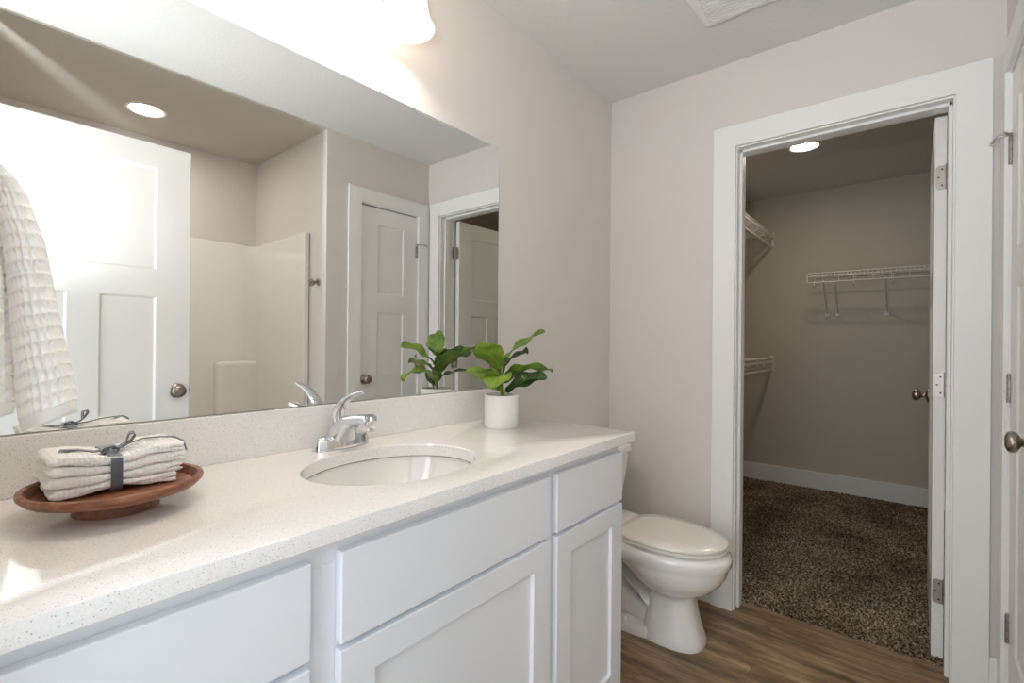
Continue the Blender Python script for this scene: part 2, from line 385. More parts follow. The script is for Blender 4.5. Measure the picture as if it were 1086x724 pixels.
# entry doorway (trim_3)
bm = bmesh.new()
casing_u(bm, EY0-.006, EY1, 2.05, .02, .011, lambda a, d, z: (XE+d, a, z))
box(bm, XE-.12, XE+.002, EY0-.012, EY0, 0, 2.05); box(bm, XE-.12, XE+.002, EY1, EY1+.012, 0, 2.05); box(bm, XE-.12, XE+.002, EY0, EY1, 2.04, 2.052)
struct('trim_3', bm, trim_m, bevel=.0015)

# ------------------------------------------------------------------ hinges and knobs
def hinge(parent, pin, z, dirs, hh=.089, stop=False):
    """butt hinge: knuckle at pin (x,y), two leaves; dirs = two unit vectors with lengths"""
    bm = bmesh.new(); px, py = pin
    for k in range(5): lathe(bm, [(0, z-hh/2+k*hh/5), (.0058, z-hh/2+k*hh/5+.0004), (.0058, z-hh/2+(k+1)*hh/5-.0008), (0, z-hh/2+(k+1)*hh/5-.0004)], 12, (px, py, 0))
    lathe(bm, [(0, z+hh/2), (.0045, z+hh/2), (.004, z+hh/2+.004), (0, z+hh/2+.005)], 12, (px, py, 0))
    h = obj('hinge', bm, steel_m, parent, smooth=True, label='satin metal butt hinge')
    for dx, dy, ln in dirs:
        bm = bmesh.new(); n = Vector((-dy, dx)); t = .0012; r = .012
        pts = [(0, -hh/2), (ln-r, -hh/2)] + [(ln-r+r*sin(a), -hh/2+r-r*cos(a)) for a in (pi/6, pi/3, pi/2)] + [(ln, hh/2-r)] + [(ln-r+r*cos(a), hh/2-r+r*sin(a)) for a in (pi/6, pi/3, pi/2)] + [(0, hh/2)]
        loft(bm, [[(px+dx*a+n.x*s, py+dy*a+n.y*s, z+b) for a, b in pts] for s in (-t, t)])
        for sc_ in ((ln*.45, .03), (ln*.75, 0), (ln*.45, -.03)):
            lathe(bm, [(.0035, -t-.0006), (.0035, t+.0006), (0, t+.0006)], 10, (px+dx*sc_[0], py+dy*sc_[0], z+sc_[1]), (n.x, n.y, 0), mi=1)
            lathe(bm, [(0, -t-.0007), (.0035, -t-.0006)], 10, (px+dx*sc_[0], py+dy*sc_[0], z+sc_[1]), (n.x, n.y, 0), mi=1)
        obj('hinge_plate', bm, [steel_m, screw_m], h)
    if stop:
        bm = bmesh.new(); zz = z+hh/2+.006
        lathe(bm, [(0, -.003), (.009, -.003), (.009, .003), (0, .003)], 14, (px, py, zz))
        tube(bm, [(px, py, zz), (px+.05, py+.012, zz), (px+.083, py+.022, zz-.002)], .0035)
        tube(bm, [(px, py, zz), (px-.03, py+.012, zz), (px-.04, py+.014, zz)], .003)
        lathe(bm, [(0, 0), (.007, 0), (.0075, .006), (.006, .01), (0, .011)], 14, (px+.078, py+.0205, zz-.002), (1, .2, 0), mi=1)
        obj('hinge_pin_door_stop', bm, [steel_m, bumper_m], h, smooth=True, label='hinge pin door stop arm')
    return h
def knob(parent, p, ax, dep=1.0):
    bm = bmesh.new()
    prof_ = [(0, 0), (.0325, 0), (.0325, .003), (.029, .008), (.014, .011), (.011, .014), (.0105, .027), (.015, .031), (.0235, .036), (.0275, .044),
               (.0275, .051), (.024, .058), (.015, .0625), (.008, .0635), (.0075, .062), (0, .062)]
    lathe(bm, [(a, b*dep) for a, b in prof_], 36, p, ax)
    return obj('door_handle', bm, nickel_m, parent, smooth=60, label='round satin nickel door knob')

# door_1: closet leaf, open 90 degrees into the closet
DT = .035
def three_panel(W, HH=2.03):
    s = .13; m = .1; zl = .24; zm = 1.355; zt = 1.475
    c = W/2
    return [(s, W-s, zt, HH-.105), (s, c-m/2, zl, zm), (c+m/2, W-s, zl, zm)]
W1 = .702
d1 = struct('door_1', panel_slab(W1, 2.03, DT, three_panel(W1)), door_m, bevel=.0015)
d1.location = (L2+.018, -.088, .012)
knob(d1, (W1-.062, DT, .93), (0, 1, 0)); knob(d1, (W1-.062, 0, .93), (0, -1, 0))
for z in (1.80, 1.022, .25):
    hinge(d1, (-.004, -.001), z, [(0, 1, .033), (-1, -.0, .031)])
# door_2: linen closet door, closed, narrow with two panels
W2 = .453
d2 = struct('door_2', panel_slab(W2, 2.03, DT, [(.117, W2-.13, 1.47, 1.925), (.117, W2-.13, .24, 1.352)]), door_m, bevel=.0015)
d2.rotation_euler = (0, 0, pi); d2.location = (LX1-.008, YR-.003, .012)
# rotated by pi: local x runs towards -x, front (y=0) faces +y
knob(d2, (W2-.038, 0.0, .924), (0, -1, 0), .85)
for i, z in enumerate((1.79, 1.035, .275)):
    h = hinge(d2, (.002, -.003), z, [(1, 0, .014), (-1, 0, .014)], stop=False)
bm = bmesh.new(); px, py, zz = -.001, -.006, 1.79+.052
lathe(bm, [(0, -.004), (.009, -.004), (.009, .004), (0, .004)], 14, (px, py, zz))
tube(bm, [(px, py, zz), (px-.004, py-.026, zz), (px-.025, py-.032, zz), (px-.052, py-.034, zz-.004)], .0042)
tube(bm, [(px, py, zz), (px+.02, py-.01, zz), (px+.03, py-.014, zz)], .0035)
lathe(bm, [(0, 0), (.007, 0), (.0075, .006), (.006, .012), (0, .013)], 14, (px-.048, py-.034, zz-.004), (-1, -.1, 0), mi=1)
obj('hinge_pin_door_stop', bm, [steel_m, bumper_m], h, smooth=True, label='hinge pin door stop arm')
# door_3: entry door leaf, open 90 degrees, in front of the shower alcove (seen in the mirror)
W3 = .752
d3 = struct('door_3', panel_slab(W3, 2.03, DT, three_panel(W3)), door_m, bevel=.0015)
d3.rotation_euler = (0, 0, pi); d3.location = (.776, -.131, .012)
def mirror_panels(): pass
knob(d3, (.046, 0, .932), (0, -1, 0), .62); knob(d3, (.046, DT, .932), (0, 1, 0))
bm = bmesh.new(); box(bm, -.0012, .001, .006, .029, .90, .96); box(bm, -.008, .001, .012, .023, .922, .942)
obj('latch_plate', bm, steel_m, d3, label='brass toned latch on the door edge')

# ------------------------------------------------------------------ shower surround
sh = thing('shower_surround', 'glossy off-white tub and shower surround in the alcove, seen in the mirror', 'shower', (.75, -.8, 0))
def sobj(n, bm, m, lab=None, **k):
    o = obj(n, bm, m, sh, label=lab, **k); o.location = (-.75, .8, 0); return o
SX0, SX1, SYB = XE+.02, XA-.022, YA+.02
# continuous three-sided wall with rounded corners
def arc(cx, cy, r, a0, a1, n=10): return [(cx+r*cos(a0+(a1-a0)*i/n), cy+r*sin(a0+(a1-a0)*i/n)) for i in range(n+1)]
rc = .075
inner = [(SX1, -.50)] + arc(SX1-rc, SYB+rc, rc, 0, -pi/2) + arc(SX0+rc, SYB+rc, rc, -pi/2, -pi) + [(SX0, -.50)]
outer = [(XA-.003, -.50)] + [(XA-.003, YA+.003)]*11 + [(XE+.003, YA+.003)]*11 + [(XE+.003, -.50)]
bm = bmesh.new(); ztop = 1.846
vi0 = [bm.verts.new((x, y, .42)) for x, y in inner]; vi1 = [bm.verts.new((x, y, ztop-.006)) for x, y in inner]
vi2 = [bm.verts.new((x+(ox-x)*.3, y+(oy-y)*.3, ztop)) for (x, y), (ox, oy) in zip(inner, outer)]
vo2 = [bm.verts.new((x, y, ztop)) for x, y in outer]
for k in range(len(inner)-1):
    bm.faces.new((vi0[k], vi0[k+1], vi1[k+1], vi1[k])); bm.faces.new((vi1[k], vi1[k+1], vi2[k+1], vi2[k]))
    f = [vi2[k], vi2[k+1], vo2[k+1], vo2[k]]
    bm.faces.new(f)
sobj('surround_wall', bm, acry_m, smooth=True)
for xa, xb in ((SX1-.014, XA-.003), (XE+.003, SX0+.014)):
    sobj('front_flange', BM((xa, xb, -.503, -.422, .0, ztop)), acry_m, bevel=.006)
# corner ledge column (rounded top)
bm = bmesh.new()
lx0, lx1, ly = 1.232, SX1, -1.105
rings = []
for z, s in ((.42, 0), (1.0, 0), (1.02, .003), (1.03, .012), (1.033, .03)):
    r_ = .03
    pts = [(lx1, SYB)] + [(lx1, ly-s)] + [(lx0+s+r_-r_*sin(a), ly-s-r_+r_*cos(a)) for a in (0, pi/8, pi/4, 3*pi/8, pi/2)] + [(lx0+s, SYB)]
    rings.append([(x, y, z) for x, y in pts])
loft(bm, rings)
sobj('corner_ledge', bm, acry_m, smooth=50)
# tub basin with apron
bm = bmesh.new()
def rrect(x0, x1, y0, y1, r, z, n=6):
    out = []
    for cx, cy, a in ((x1-r, y1-r, 0), (x0+r, y1-r, pi/2), (x0+r, y0+r, pi), (x1-r, y0+r, 3*pi/2)):
        out += [(cx+r*cos(a+pi/2*i/n), cy+r*sin(a+pi/2*i/n), z) for i in range(n+1)]
    return out
loft(bm, [rrect(SX0, SX1, SYB, -.422, .01, 0), rrect(SX0, SX1, SYB, -.422, .01, .41), rrect(SX0+.006, SX1-.006, SYB+.006, -.428, .02, .42),
          rrect(SX0+.07, SX1-.07, SYB+.05, -.49, .1, .42), rrect(SX0+.09, SX1-.09, SYB+.07, -.51, .12, .38), rrect(SX0+.16, SX1-.14, SYB+.12, -.56, .14, .06), rrect(SX0+.25, SX1-.22, SYB+.2, -.64, .1, .04)])
sobj('tub_basin', bm, acry_m, smooth=50)

# towel hook on the alcove's side wall
hk = thing('wall_hook', 'small satin nickel knob hook on the wall beside the shower, seen in the mirror', 'hook', (XA, -.314, 1.532))
bm = bmesh.new(); lathe(bm, [(0, 0), (.024, 0), (.024, .004), (.02, .008), (.008, .01)], 24, (0, 0, 0), (-1, 0, 0)); obj('backplate', bm, nickel_m, hk, smooth=True)
bm = bmesh.new(); lathe(bm, [(.007, .008), (.007, .035), (.009, .038), (.015, .042), (.016, .048), (.012, .054), (0, .056)], 24, (0, 0, 0), (-1, 0, 0))
tube(bm, [(-.02, 0, -.004), (-.035, 0, -.02), (-.045, 0, -.026), (-.055, 0, -.018)], .006); obj('peg', bm, nickel_m, hk, smooth=True)

# ------------------------------------------------------------------ downlights and vent
def downlight(name, lab, x, y, z, gm):
    t = thing(name, lab, 'light', (x, y, z))
    bm = bmesh.new(); lathe(bm, [(.094, 0), (.094, -.004), (.088, -.0075), (.08, -.006), (.073, -.003), (.073, 0)], 48); obj('trim_ring', bm, plastic_m, t, smooth=True)
    bm = bmesh.new(); lathe(bm, [(.073, -.003), (0, -.0035)], 48); obj('diffuser', bm, gm, t, label='glowing round diffuser')
downlight('recessed_light', 'round recessed light in the ceiling above the shower, seen in the mirror', .755, -.786, H-.006, down_m)
downlight('recessed_light', 'round recessed light in the closet ceiling', 3.546, .548, H, cdown_m)
vt = thing('vent_fan_grille', 'white slatted vent fan grille in the bathroom ceiling', 'vent', (1.818, .507, H))
bm = bmesh.new(); a, b, r = .14, .112, .014
o0 = rrect(-a, a, -a, a, r, 0); o1 = rrect(-a, a, -a, a, r, -.012); o2 = rrect(-a+.006, a-.006, -a+.006, a-.006, r*.7, -.016); i0 = rrect(-b, b, -b, b, .004, -.016); i1 = rrect(-b, b, -b, b, .004, -.003)
loft(bm, [o0, o1, o2, i0, i1], cap0=False, cap1=False); obj('frame', bm, plastic_m, vt, smooth=True)
bm = bmesh.new(); box(bm, -b, b, -b, b, -.0035, -.001); obj('backing', bm, gap_m, vt)
bm = bmesh.new(); ns = 17
for k in range(ns):
    x = -b + (k+.5)*2*b/ns
    box(bm, x-.0042, x+.0042, -b, b, -.0145, -.0115)
obj('slats', bm, plastic_m, vt)

# ------------------------------------------------------------------ mirror
mr = bmesh.new(); box(mr, .0, 1.395, YM, YW, 1.008, 1.921)
for f in mr.faces: f.material_index = 0 if abs(f.normal.y) > .5 else 0
mr.normal_update()
for f in mr.faces: f.material_index = 0 if f.normal.y < -.5 else 1
tag(obj('wall_mirror', mr, [mirror_m, edge_m]), 'large frameless rectangular mirror above the vanity backsplash', 'mirror')

# ------------------------------------------------------------------ vanity
CZ = .897; CT = .030; CX1 = 1.445; CY0 = .687
# countertop with oval cutout
bm = bmesh.new(); n = 96
scx, scy, sa, sb = .701, .9376, .209, .170
X0, X1, Y0, Y1 = XE, CX1, CY0, YW
def rect_pt(t, ins):
    dx, dy = cos(t), sin(t); x0_, x1_, y0_, y1_ = X0, X1-ins, Y0+ins, Y1
    k = min([(x1_-scx)/dx if dx > 1e-9 else 1e9, (x0_-scx)/dx if dx < -1e-9 else 1e9, (y1_-scy)/dy if dy > 1e-9 else 1e9, (y0_-scy)/dy if dy < -1e-9 else 1e9])
    return scx+dx*k, scy+dy*k
ang = [2*pi*k/n for k in range(n)]
for cxn, cyn in ((X0, Y0), (X1, Y0), (X0, Y1), (X1, Y1)):
    t = math.atan2(cyn-scy, cxn-scx) % (2*pi); i = min(range(n), key=lambda k: abs(ang[k]-t)); ang[i] = t
def rect_ring(ins, z):
    out = []
    for t in ang:
        x, y = rect_pt(t, 0)
        out.append((min(x, X1-ins), max(y, Y0+ins), z))
    return out
ell = lambda d, z: [(scx+(sa+d)*cos(t), scy+(sb+d)*sin(t), z) for t in [math.atan2(sin(q)/1, cos(q)/1) for q in ang]]
ch = .004
loft(bm, [ell(0, CZ-CT), ell(0, CZ-.002), ell(.002, CZ), rect_ring(ch, CZ), rect_ring(ch*.3, CZ-ch*.3), rect_ring(0, CZ-ch), rect_ring(0, CZ-CT+.002), rect_ring(.002, CZ-CT), ell(0, CZ-CT)], cap0=False, cap1=False)
bmesh.ops.remove_doubles(bm, verts=bm.verts, dist=1e-6)
tag(obj('countertop', bm, quartz_m, smooth=30), 'speckled white quartz countertop running along the left wall', 'countertop')
tag(obj('backsplash', BM((XE, CX1-.05, YW-.02, YW, CZ, 1.006)), quartz_m, bevel=.0015), 'low speckled quartz backsplash strip beneath the mirror', 'backsplash')
# sink
sk = thing('undermount_sink', 'oval white undermount sink set in the quartz countertop', 'sink', (scx, scy, CZ-CT))
bm = bmesh.new(); prof = [(1.08, 0), (1.035, 0), (1.025, -.006), (1.0, -.035), (.95, -.07), (.8, -.115), (.55, -.137), (.25, -.145), (.11, -.147)]
loft(bm, [[(sa*p*cos(t), sb*p*sin(t), z) for t in [2*pi*k/64 for k in range(64)]] for p, z in prof], cap0=False, cap1=False)
obj('basin', bm, porc_m, sk, smooth=True)
bm = bmesh.new(); tube(bm, [((sa+.001)*cos(2*pi*k/80), (sb+.001)*sin(2*pi*k/80), -.0008) for k in range(81)], .0014, 6); obj('sealant_line', bm, mat('sealant', '#8d8882', .6), sk, smooth=True)
bm = bmesh.new(); lathe(bm, [(.024, -.1475), (.023, -.1445), (.018, -.145), (.017, -.149), (.013, -.149), (.012, -.142), (0, -.141)], 32); obj('drain', bm, chrome_m, sk, smooth=True)
# cabinets
FY = .722; DY = .702; ZT = CZ-CT; KICK = .1
def drawer(parent, x0, x1, z0, z1):
    bm = panel_slab(x1-x0, z1-z0, .02, []); o = obj('drawer_front', bm, cab_m, parent, bevel=.0025); o.location = (x0, DY-FYO, z0); return o
def cdoor(parent, x0, x1, z0, z1):
    w_, h_ = x1-x0, z1-z0; s = .058
    o = obj('cabinet_door', panel_slab(w_, h_, .02, [(s+.008, w_-s-.008, s, h_-s)], inset=.002, depth=.009, both=False), cab_m, parent, bevel=.0018); o.location = (x0, DY-FYO, z0); return o
def cabinet(name, lab, x0, x1, fronts, end=False):
    t = thing(name, lab, 'cabinet', (x0, FY, 0))
    w_ = x1-x0; D_ = YW-FY
    bm = bmesh.new()
    box(bm, 0, .016, 0.02, D_, KICK, ZT); box(bm, w_-.016, w_, 0.02, D_, KICK, ZT)
    box(bm, .016, w_-.016, D_-.01, D_, KICK, ZT); box(bm, .016, w_-.016, .02, D_-.01, KICK, KICK+.016)
    box(bm, 0, w_, .055, D_, 0, KICK)
    obj('body', bm, cab_m, t, bevel=.001)
    bm = bmesh.new(); 
    box(bm, 0, w_, 0, .02, ZT-.045, ZT); box(bm, 0, w_, 0, .02, KICK, KICK+.04); box(bm, 0, .045, 0, .02, KICK+.04, ZT-.045); box(bm, w_-.045, w_, 0, .02, KICK+.04, ZT-.045)
    box(bm, .045, w_-.045, .0, .02, .66, .71)
    if name == 'drawer_cabinet':
        for zz in (.47, .28): box(bm, .045, w_-.045, .0, .02, zz, zz+.04)
    obj('face_frame', bm, cab_m, t, bevel=.001)
    for kind, a, b, c, d in fronts:
        (drawer if kind == 'd' else cdoor)(t, a-x0, b-x0, c, d)
    return t
FYO = FY
drawer_z = [(.692, .84), (.50, .68), (.306, .488), (.114, .294)]
cabinet('drawer_cabinet', 'white cabinet with a stack of flat drawers, nearest the camera', XE, .40, [('d', .012, .375, a, b) for a, b in drawer_z])
cabinet('sink_cabinet', 'white cabinet below the sink with wide false drawer front and panelled door', .40, 1.02, [('d', .425, 1.003, .692, .841), ('c', .425, 1.003, .114, .682)])
cabinet('narrow_cabinet', 'narrow white cabinet beside the toilet with one small drawer over a door', 1.02, 1.402, [('d', 1.034, 1.393, .690, .84), ('c', 1.036, 1.394, .114, .68)])

# ------------------------------------------------------------------ faucet
FX, FYc = .70, 1.165
fc = thing('faucet', 'chrome single lever faucet behind the oval sink', 'faucet', (FX, FYc, CZ))
bm = bmesh.new()
rings = []
for z, s in ((0, 0), (.003, 0), (.026, -.003), (.033, -.006), (.035, -.012)):
    a_, b_ = .078+s, .0265+s; p = 3.2; n_ = 40
    rings.append([(math.copysign(abs(cos(t))**(2/p), cos(t))*a_, math.copysign(abs(sin(t))**(2/p), sin(t))*b_*(1 - .12*abs(cos(t))), z) for t in [2*pi*k/n_ for k in range(n_)]])
loft(bm, rings); obj('base', bm, chrome_m, fc, smooth=50)
# body + spout: lofted sections from the base, rising and reaching forward (-y)
bm = bmesh.new(); rings = []
for cy_, cz_, hw, hh, tilt in ((.002, .018, .044, .026, .0), (-.004, .040, .033, .029, .12), (-.016, .056, .027, .028, .45), (-.036, .070, .0235, .021, .95), (-.066, .079, .0205, .0155, 1.3), (-.100, .085, .0185, .0135, 1.45), (-.128, .088, .018, .0125, 1.55)):
    r_ = []
    for k in range(28):
        t = 2*pi*k/28; p = 2.8
        u_ = math.copysign(abs(cos(t))**(2/p), cos(t))*hw; v_ = math.copysign(abs(sin(t))**(2/p), sin(t))*hh
        # section plane normal rotates from vertical (tilt 0) to -y (tilt pi/2)
        r_.append((u_, cy_ + v_*cos(tilt), cz_ + v_*sin(tilt)))
    rings.append(r_)
loft(bm, rings); obj('spout', bm, chrome_m, fc, smooth=50)
bm = bmesh.new(); lathe(bm, [(.0, .016), (.0125, .015), (.0135, .012), (.0135, -.010), (.0125, -.012), (.0115, -.012), (.0115, -.022), (.010, -.023), (.009, -.021), (0, -.020)], 28, (0, -.134, .082), (0, -.12, 1)); obj('aerator', bm, chrome_m, fc, smooth=40)
# lever: blade rising from the rear of the body and arching forward
bm = bmesh.new(); rings = []
for cy_, cz_, hw, hh, an in ((.022, .058, .020, .020, .2), (.022, .076, .0205, .018, .35), (.015, .098, .0195, .0125, .6), (-.002, .117, .0165, .0085, .85), (-.030, .134, .0145, .0075, 1.05), (-.064, .147, .0125, .006, 1.25), (-.094, .154, .011, .005, 1.35), (-.110, .156, .0085, .004, 1.4)):
    r_ = []
    for k in range(24):
        t = 2*pi*k/24
        u_ = cos(t)*hw; v_ = sin(t)*hh
        if sin(t) > .2: v_ *= .35 if cz_ < .14 else .8      # hollowed top of the blade
        r_.append((u_, cy_ - v_*cos(an)*-1, cz_ + v_*sin(an)))
    rings.append(r_)
loft(bm, rings); lv = obj('lever', bm, chrome_m, fc, smooth=50)
bm = bmesh.new(); lathe(bm, [(.0, .0006), (.0022, .0004), (.0026, 0)], 16, (.0, -.012, .1045), (0, -.75, .65)); obj('temperature_dot', bm, mat('red_dot', '#b0303a', .3), lv, label='tiny red hot water mark')
fc.rotation_euler = (0, 0, 0)

# ------------------------------------------------------------------ toilet
TX = 1.935
to = thing('toilet', 'white two-piece toilet with closed lid between vanity and closet doorway', 'toilet', (TX, YW, 0))
def egg(hw, yf, yb, z, sq=2.2, n=48, sqb=None):
    """plan ring: half-width hw, front y (towards room) yf, back yb"""
    out = []; cy = yb + (yf-yb)*.42
    for k in range(n):
        t = 2*pi*k/n; c_, s_ = cos(t), sin(t)
        front = s_ < 0
        ry = (cy-yf) if front else (yb-cy); p = sq if front else (sqb or 3.2)
        out.append((math.copysign(abs(c_)**(2/p), c_)*hw, (cy + math.copysign(abs(s_)**(2/p), s_)*ry) - YW, z))
    return out
bm = bmesh.new()
loft(bm, [egg(.098, .622, .86, 0, 2.7), egg(.099, .620, .86, .012, 2.7), egg(.095, .625, .855, .035, 2.6), egg(.086, .641, .845, .08, 2.6), egg(.079, .652, .835, .13, 2.6), egg(.076, .658, .83, .17, 2.5),
          egg(.080, .658, .83, .190, 2.3, sqb=2.4), egg(.104, .632, .85, .203, 2.15, sqb=2.2), egg(.132, .592, .885, .228, 2.1, sqb=2.2), egg(.152, .562, .92, .26, 2.1, sqb=2.2), egg(.165, .544, .955, .292, 2.1, sqb=2.3),
          egg(.169, .539, .985, .312, 2.1, sqb=2.5), egg(.171, .536, 1.0, .322, 2.1, sqb=2.7), egg(.178, .528, 1.03, .334, 2.1),
          egg(.180, .526, 1.04, .355, 2.1), egg(.178, .528, 1.04, .368, 2.1), egg(.168, .542, 1.04, .376, 2.1), egg(.160, .556, 1.04, .386, 2.1)])
obj('bowl', bm, porc_m, to, smooth=60)
# side trapway relief and floor flange
bm = bmesh.new()
def tsec(y, z, hw, hh, tilt, n=28):
    out = []
    for k in range(n):
        t = 2*pi*k/n; u_ = math.copysign(abs(cos(t))**.8, cos(t))*hw; v_ = math.copysign(abs(sin(t))**.8, sin(t))*hh
        out.append((u_, y - YW + v_*sin(tilt), z + v_*cos(tilt)))
    return out
loft(bm, [tsec(.76, .10, .060, .07, .3), tsec(.82, .115, .066, .065, .5), tsec(.875, .165, .074, .055, .95), tsec(.93, .225, .082, .055, .8), tsec(.99, .275, .09, .06, .6), tsec(1.06, .31, .095, .06, .3), tsec(1.14, .32, .095, .05, .0)])
loft(bm, [tsec(.80, .06, .05, .05, .1), tsec(.90, .08, .056, .05, .0), tsec(.98, .10, .06, .07, .0), tsec(1.06, .16, .062, .13, .0), tsec(1.13, .17, .06, .13, .0)])
obj('trapway', bm, porc_m, to, smooth=True)
bm = bmesh.new(); loft(bm, [egg(.105, .74, 1.14, 0, 3, sqb=4), egg(.105, .74, 1.14, .03, 3, sqb=4), egg(.098, .75, 1.135, .042, 3, sqb=4)])
for s in (-1, 1): lathe(bm, [(.017, .03), (.017, .048), (.012, .058), (0, .062)], 16, (s*.086, .92-YW, 0))
obj('foot_flange', bm, porc_m, to, smooth=True)
bm = bmesh.new(); loft(bm, [egg(.19, .93, 1.20, .30, 4, sqb=5), egg(.2, .915, 1.21, .345, 4, sqb=5), egg(.2, .915, 1.21, .375, 4, sqb=5), egg(.192, .925, 1.20, .385, 4, sqb=5)]); obj('tank_shelf', bm, porc_m, to, smooth=50)
bm = bmesh.new(); loft(bm, [egg(.170, .545, .955, .386, 2.1, sqb=3), egg(.173, .540, .955, .389, 2.1, sqb=3), egg(.173, .540, .955, .397, 2.1, sqb=3), egg(.169, .546, .955, .400, 2.1, sqb=3)]); obj('seat', bm, seat_m, to, smooth=50)
bm = bmesh.new(); loft(bm, [egg(.168, .546, .95, .4025, 2.1, sqb=3), egg(.172, .541, .952, .405, 2.1, sqb=3), egg(.172, .541, .952, .411, 2.1, sqb=3), egg(.165, .55, .945, .417, 2.1, sqb=3), egg(.12, .6, .91, .4195, 2.1, sqb=3), egg(.05, .68, .84, .4205, 2.1)]); obj('lid', bm, seat_m, to, smooth=50)
bm = bmesh.new()
box(bm, -.1, .1, .945-YW, .985-YW, .386, .412)
obj('seat_hinge', bm, seat_m, to, bevel=.005)
bm = bmesh.new()
def trec(hw, y0_, y1_, z, r=.03): return rrect(-hw, hw, y0_-YW, y1_-YW, r, z)
loft(bm, [trec(.165, 1.075, 1.21, .387), trec(.172, 1.065, 1.215, .41), trec(.192, 1.045, 1.22, .56), trec(.204, 1.035, 1.222, .668)]); obj('tank', bm, porc_m, to, smooth=50)
bm = bmesh.new(); loft(bm, [trec(.208, 1.03, 1.225, .670, .032), trec(.214, 1.024, 1.228, .675, .034), trec(.214, 1.024, 1.228, .698, .034), trec(.208, 1.03, 1.225, .706, .03), trec(.18, 1.05, 1.21, .7085, .03)]); obj('tank_lid', bm, porc_m, to, smooth=50)
bm = bmesh.new(); lathe(bm, [(0, 0), (.013, 0), (.013, .006), (.008, .012), (0, .013)], 20, (-.14, 1.036-YW, .62), (0, -1, 0)); tube(bm, [(-.14, 1.025-YW, .62), (-.11, 1.02-YW, .615), (-.07, 1.02-YW, .608)], [.005, .006, .005]); obj('flush_lever', bm, chrome_m, to, smooth=True)

# ------------------------------------------------------------------ vanity light
vl = thing('vanity_light', 'wall light with frosted bell glass shades above the mirror', 'light', (.675, YW, 2.245))
LXS = [.855-.18*i for i in range(3)]
bm = bmesh.new(); loft(bm, [[(x, y, z) for x, y, z in rr] for rr in ([(p[0], -.0, p[1]) for p in [(q[0], q[1]) for q in rrect(-.3, .3, -.045, .045, .02, 0)]], [(q[0], -.02, q[1]) for q in rrect(-.3, .3, -.045, .045, .02, 0)], [(q[0], -.026, q[1]) for q in rrect(-.29, .29, -.035, .035, .015, 0)])])
obj('backplate', bm, nickel_m, vl, smooth=50)
for x in LXS:
    dx = x-.675; yy = 1.11-YW; z0_ = 2.067-2.245
    bm = bmesh.new(); tube(bm, [(dx, -.02, 0), (dx, -.05, .03), (dx, yy+.04, .05), (dx, yy, .045), (dx, yy, .0)], .008, 10)
    lathe(bm, [(0, .012), (.022, .010), (.026, -.0), (.026, -.022), (0, -.022)], 24, (dx, yy, 0)); arm = obj('lamp_arm', bm, nickel_m, vl, smooth=50)
    bm = bmesh.new()
    pr = [(.024, .155), (.034, .15), (.045, .13), (.053, .10), (.058, .07), (.062, .045), (.069, .02), (.080, 0), (.079, -.0015), (.067, .0185), (.060, .044), (.056, .07), (.051, .10), (.043, .128), (.033, .147), (.022, .153)]
    lathe(bm, pr, 48, (dx, yy, z0_)); obj('glass_shade', bm, shade_m, vl, smooth=60)
    bm = bmesh.new(); lathe(bm, [(0, .016), (.012, .018), (.022, .025), (.028, .037), (.029, .048), (.026, .062), (.018, .078), (.013, .09), (.013, .118), (0, .118)], 24, (dx, yy, z0_)); obj('bulb', bm, bulb_m, vl, smooth=60)

# ------------------------------------------------------------------ wooden tray on a foot
tr = thing('serving_tray', 'round footed wooden tray holding the tied washcloths on the counter', 'tray', (.2036, 1.022, CZ))
bm = bmesh.new(); lathe(bm, [(0, .0315), (.098, .0315), (.105, .0335), (.109, .040), (.1125, .0465), (.1165, .048), (.1205, .0465), (.1215, .043), (.1205, .039), (.113, .031), (.088, .0235), (.05, .022), (0, .022)], 72); obj('plate', bm, wood_m, tr, smooth=40)
bm = bmesh.new(); lathe(bm, [(0, .022), (.054, .022), (.0545, .014), (.058, .003), (.058, 0), (0, 0)], 56); obj('foot', bm, wood_m, tr, smooth=40)
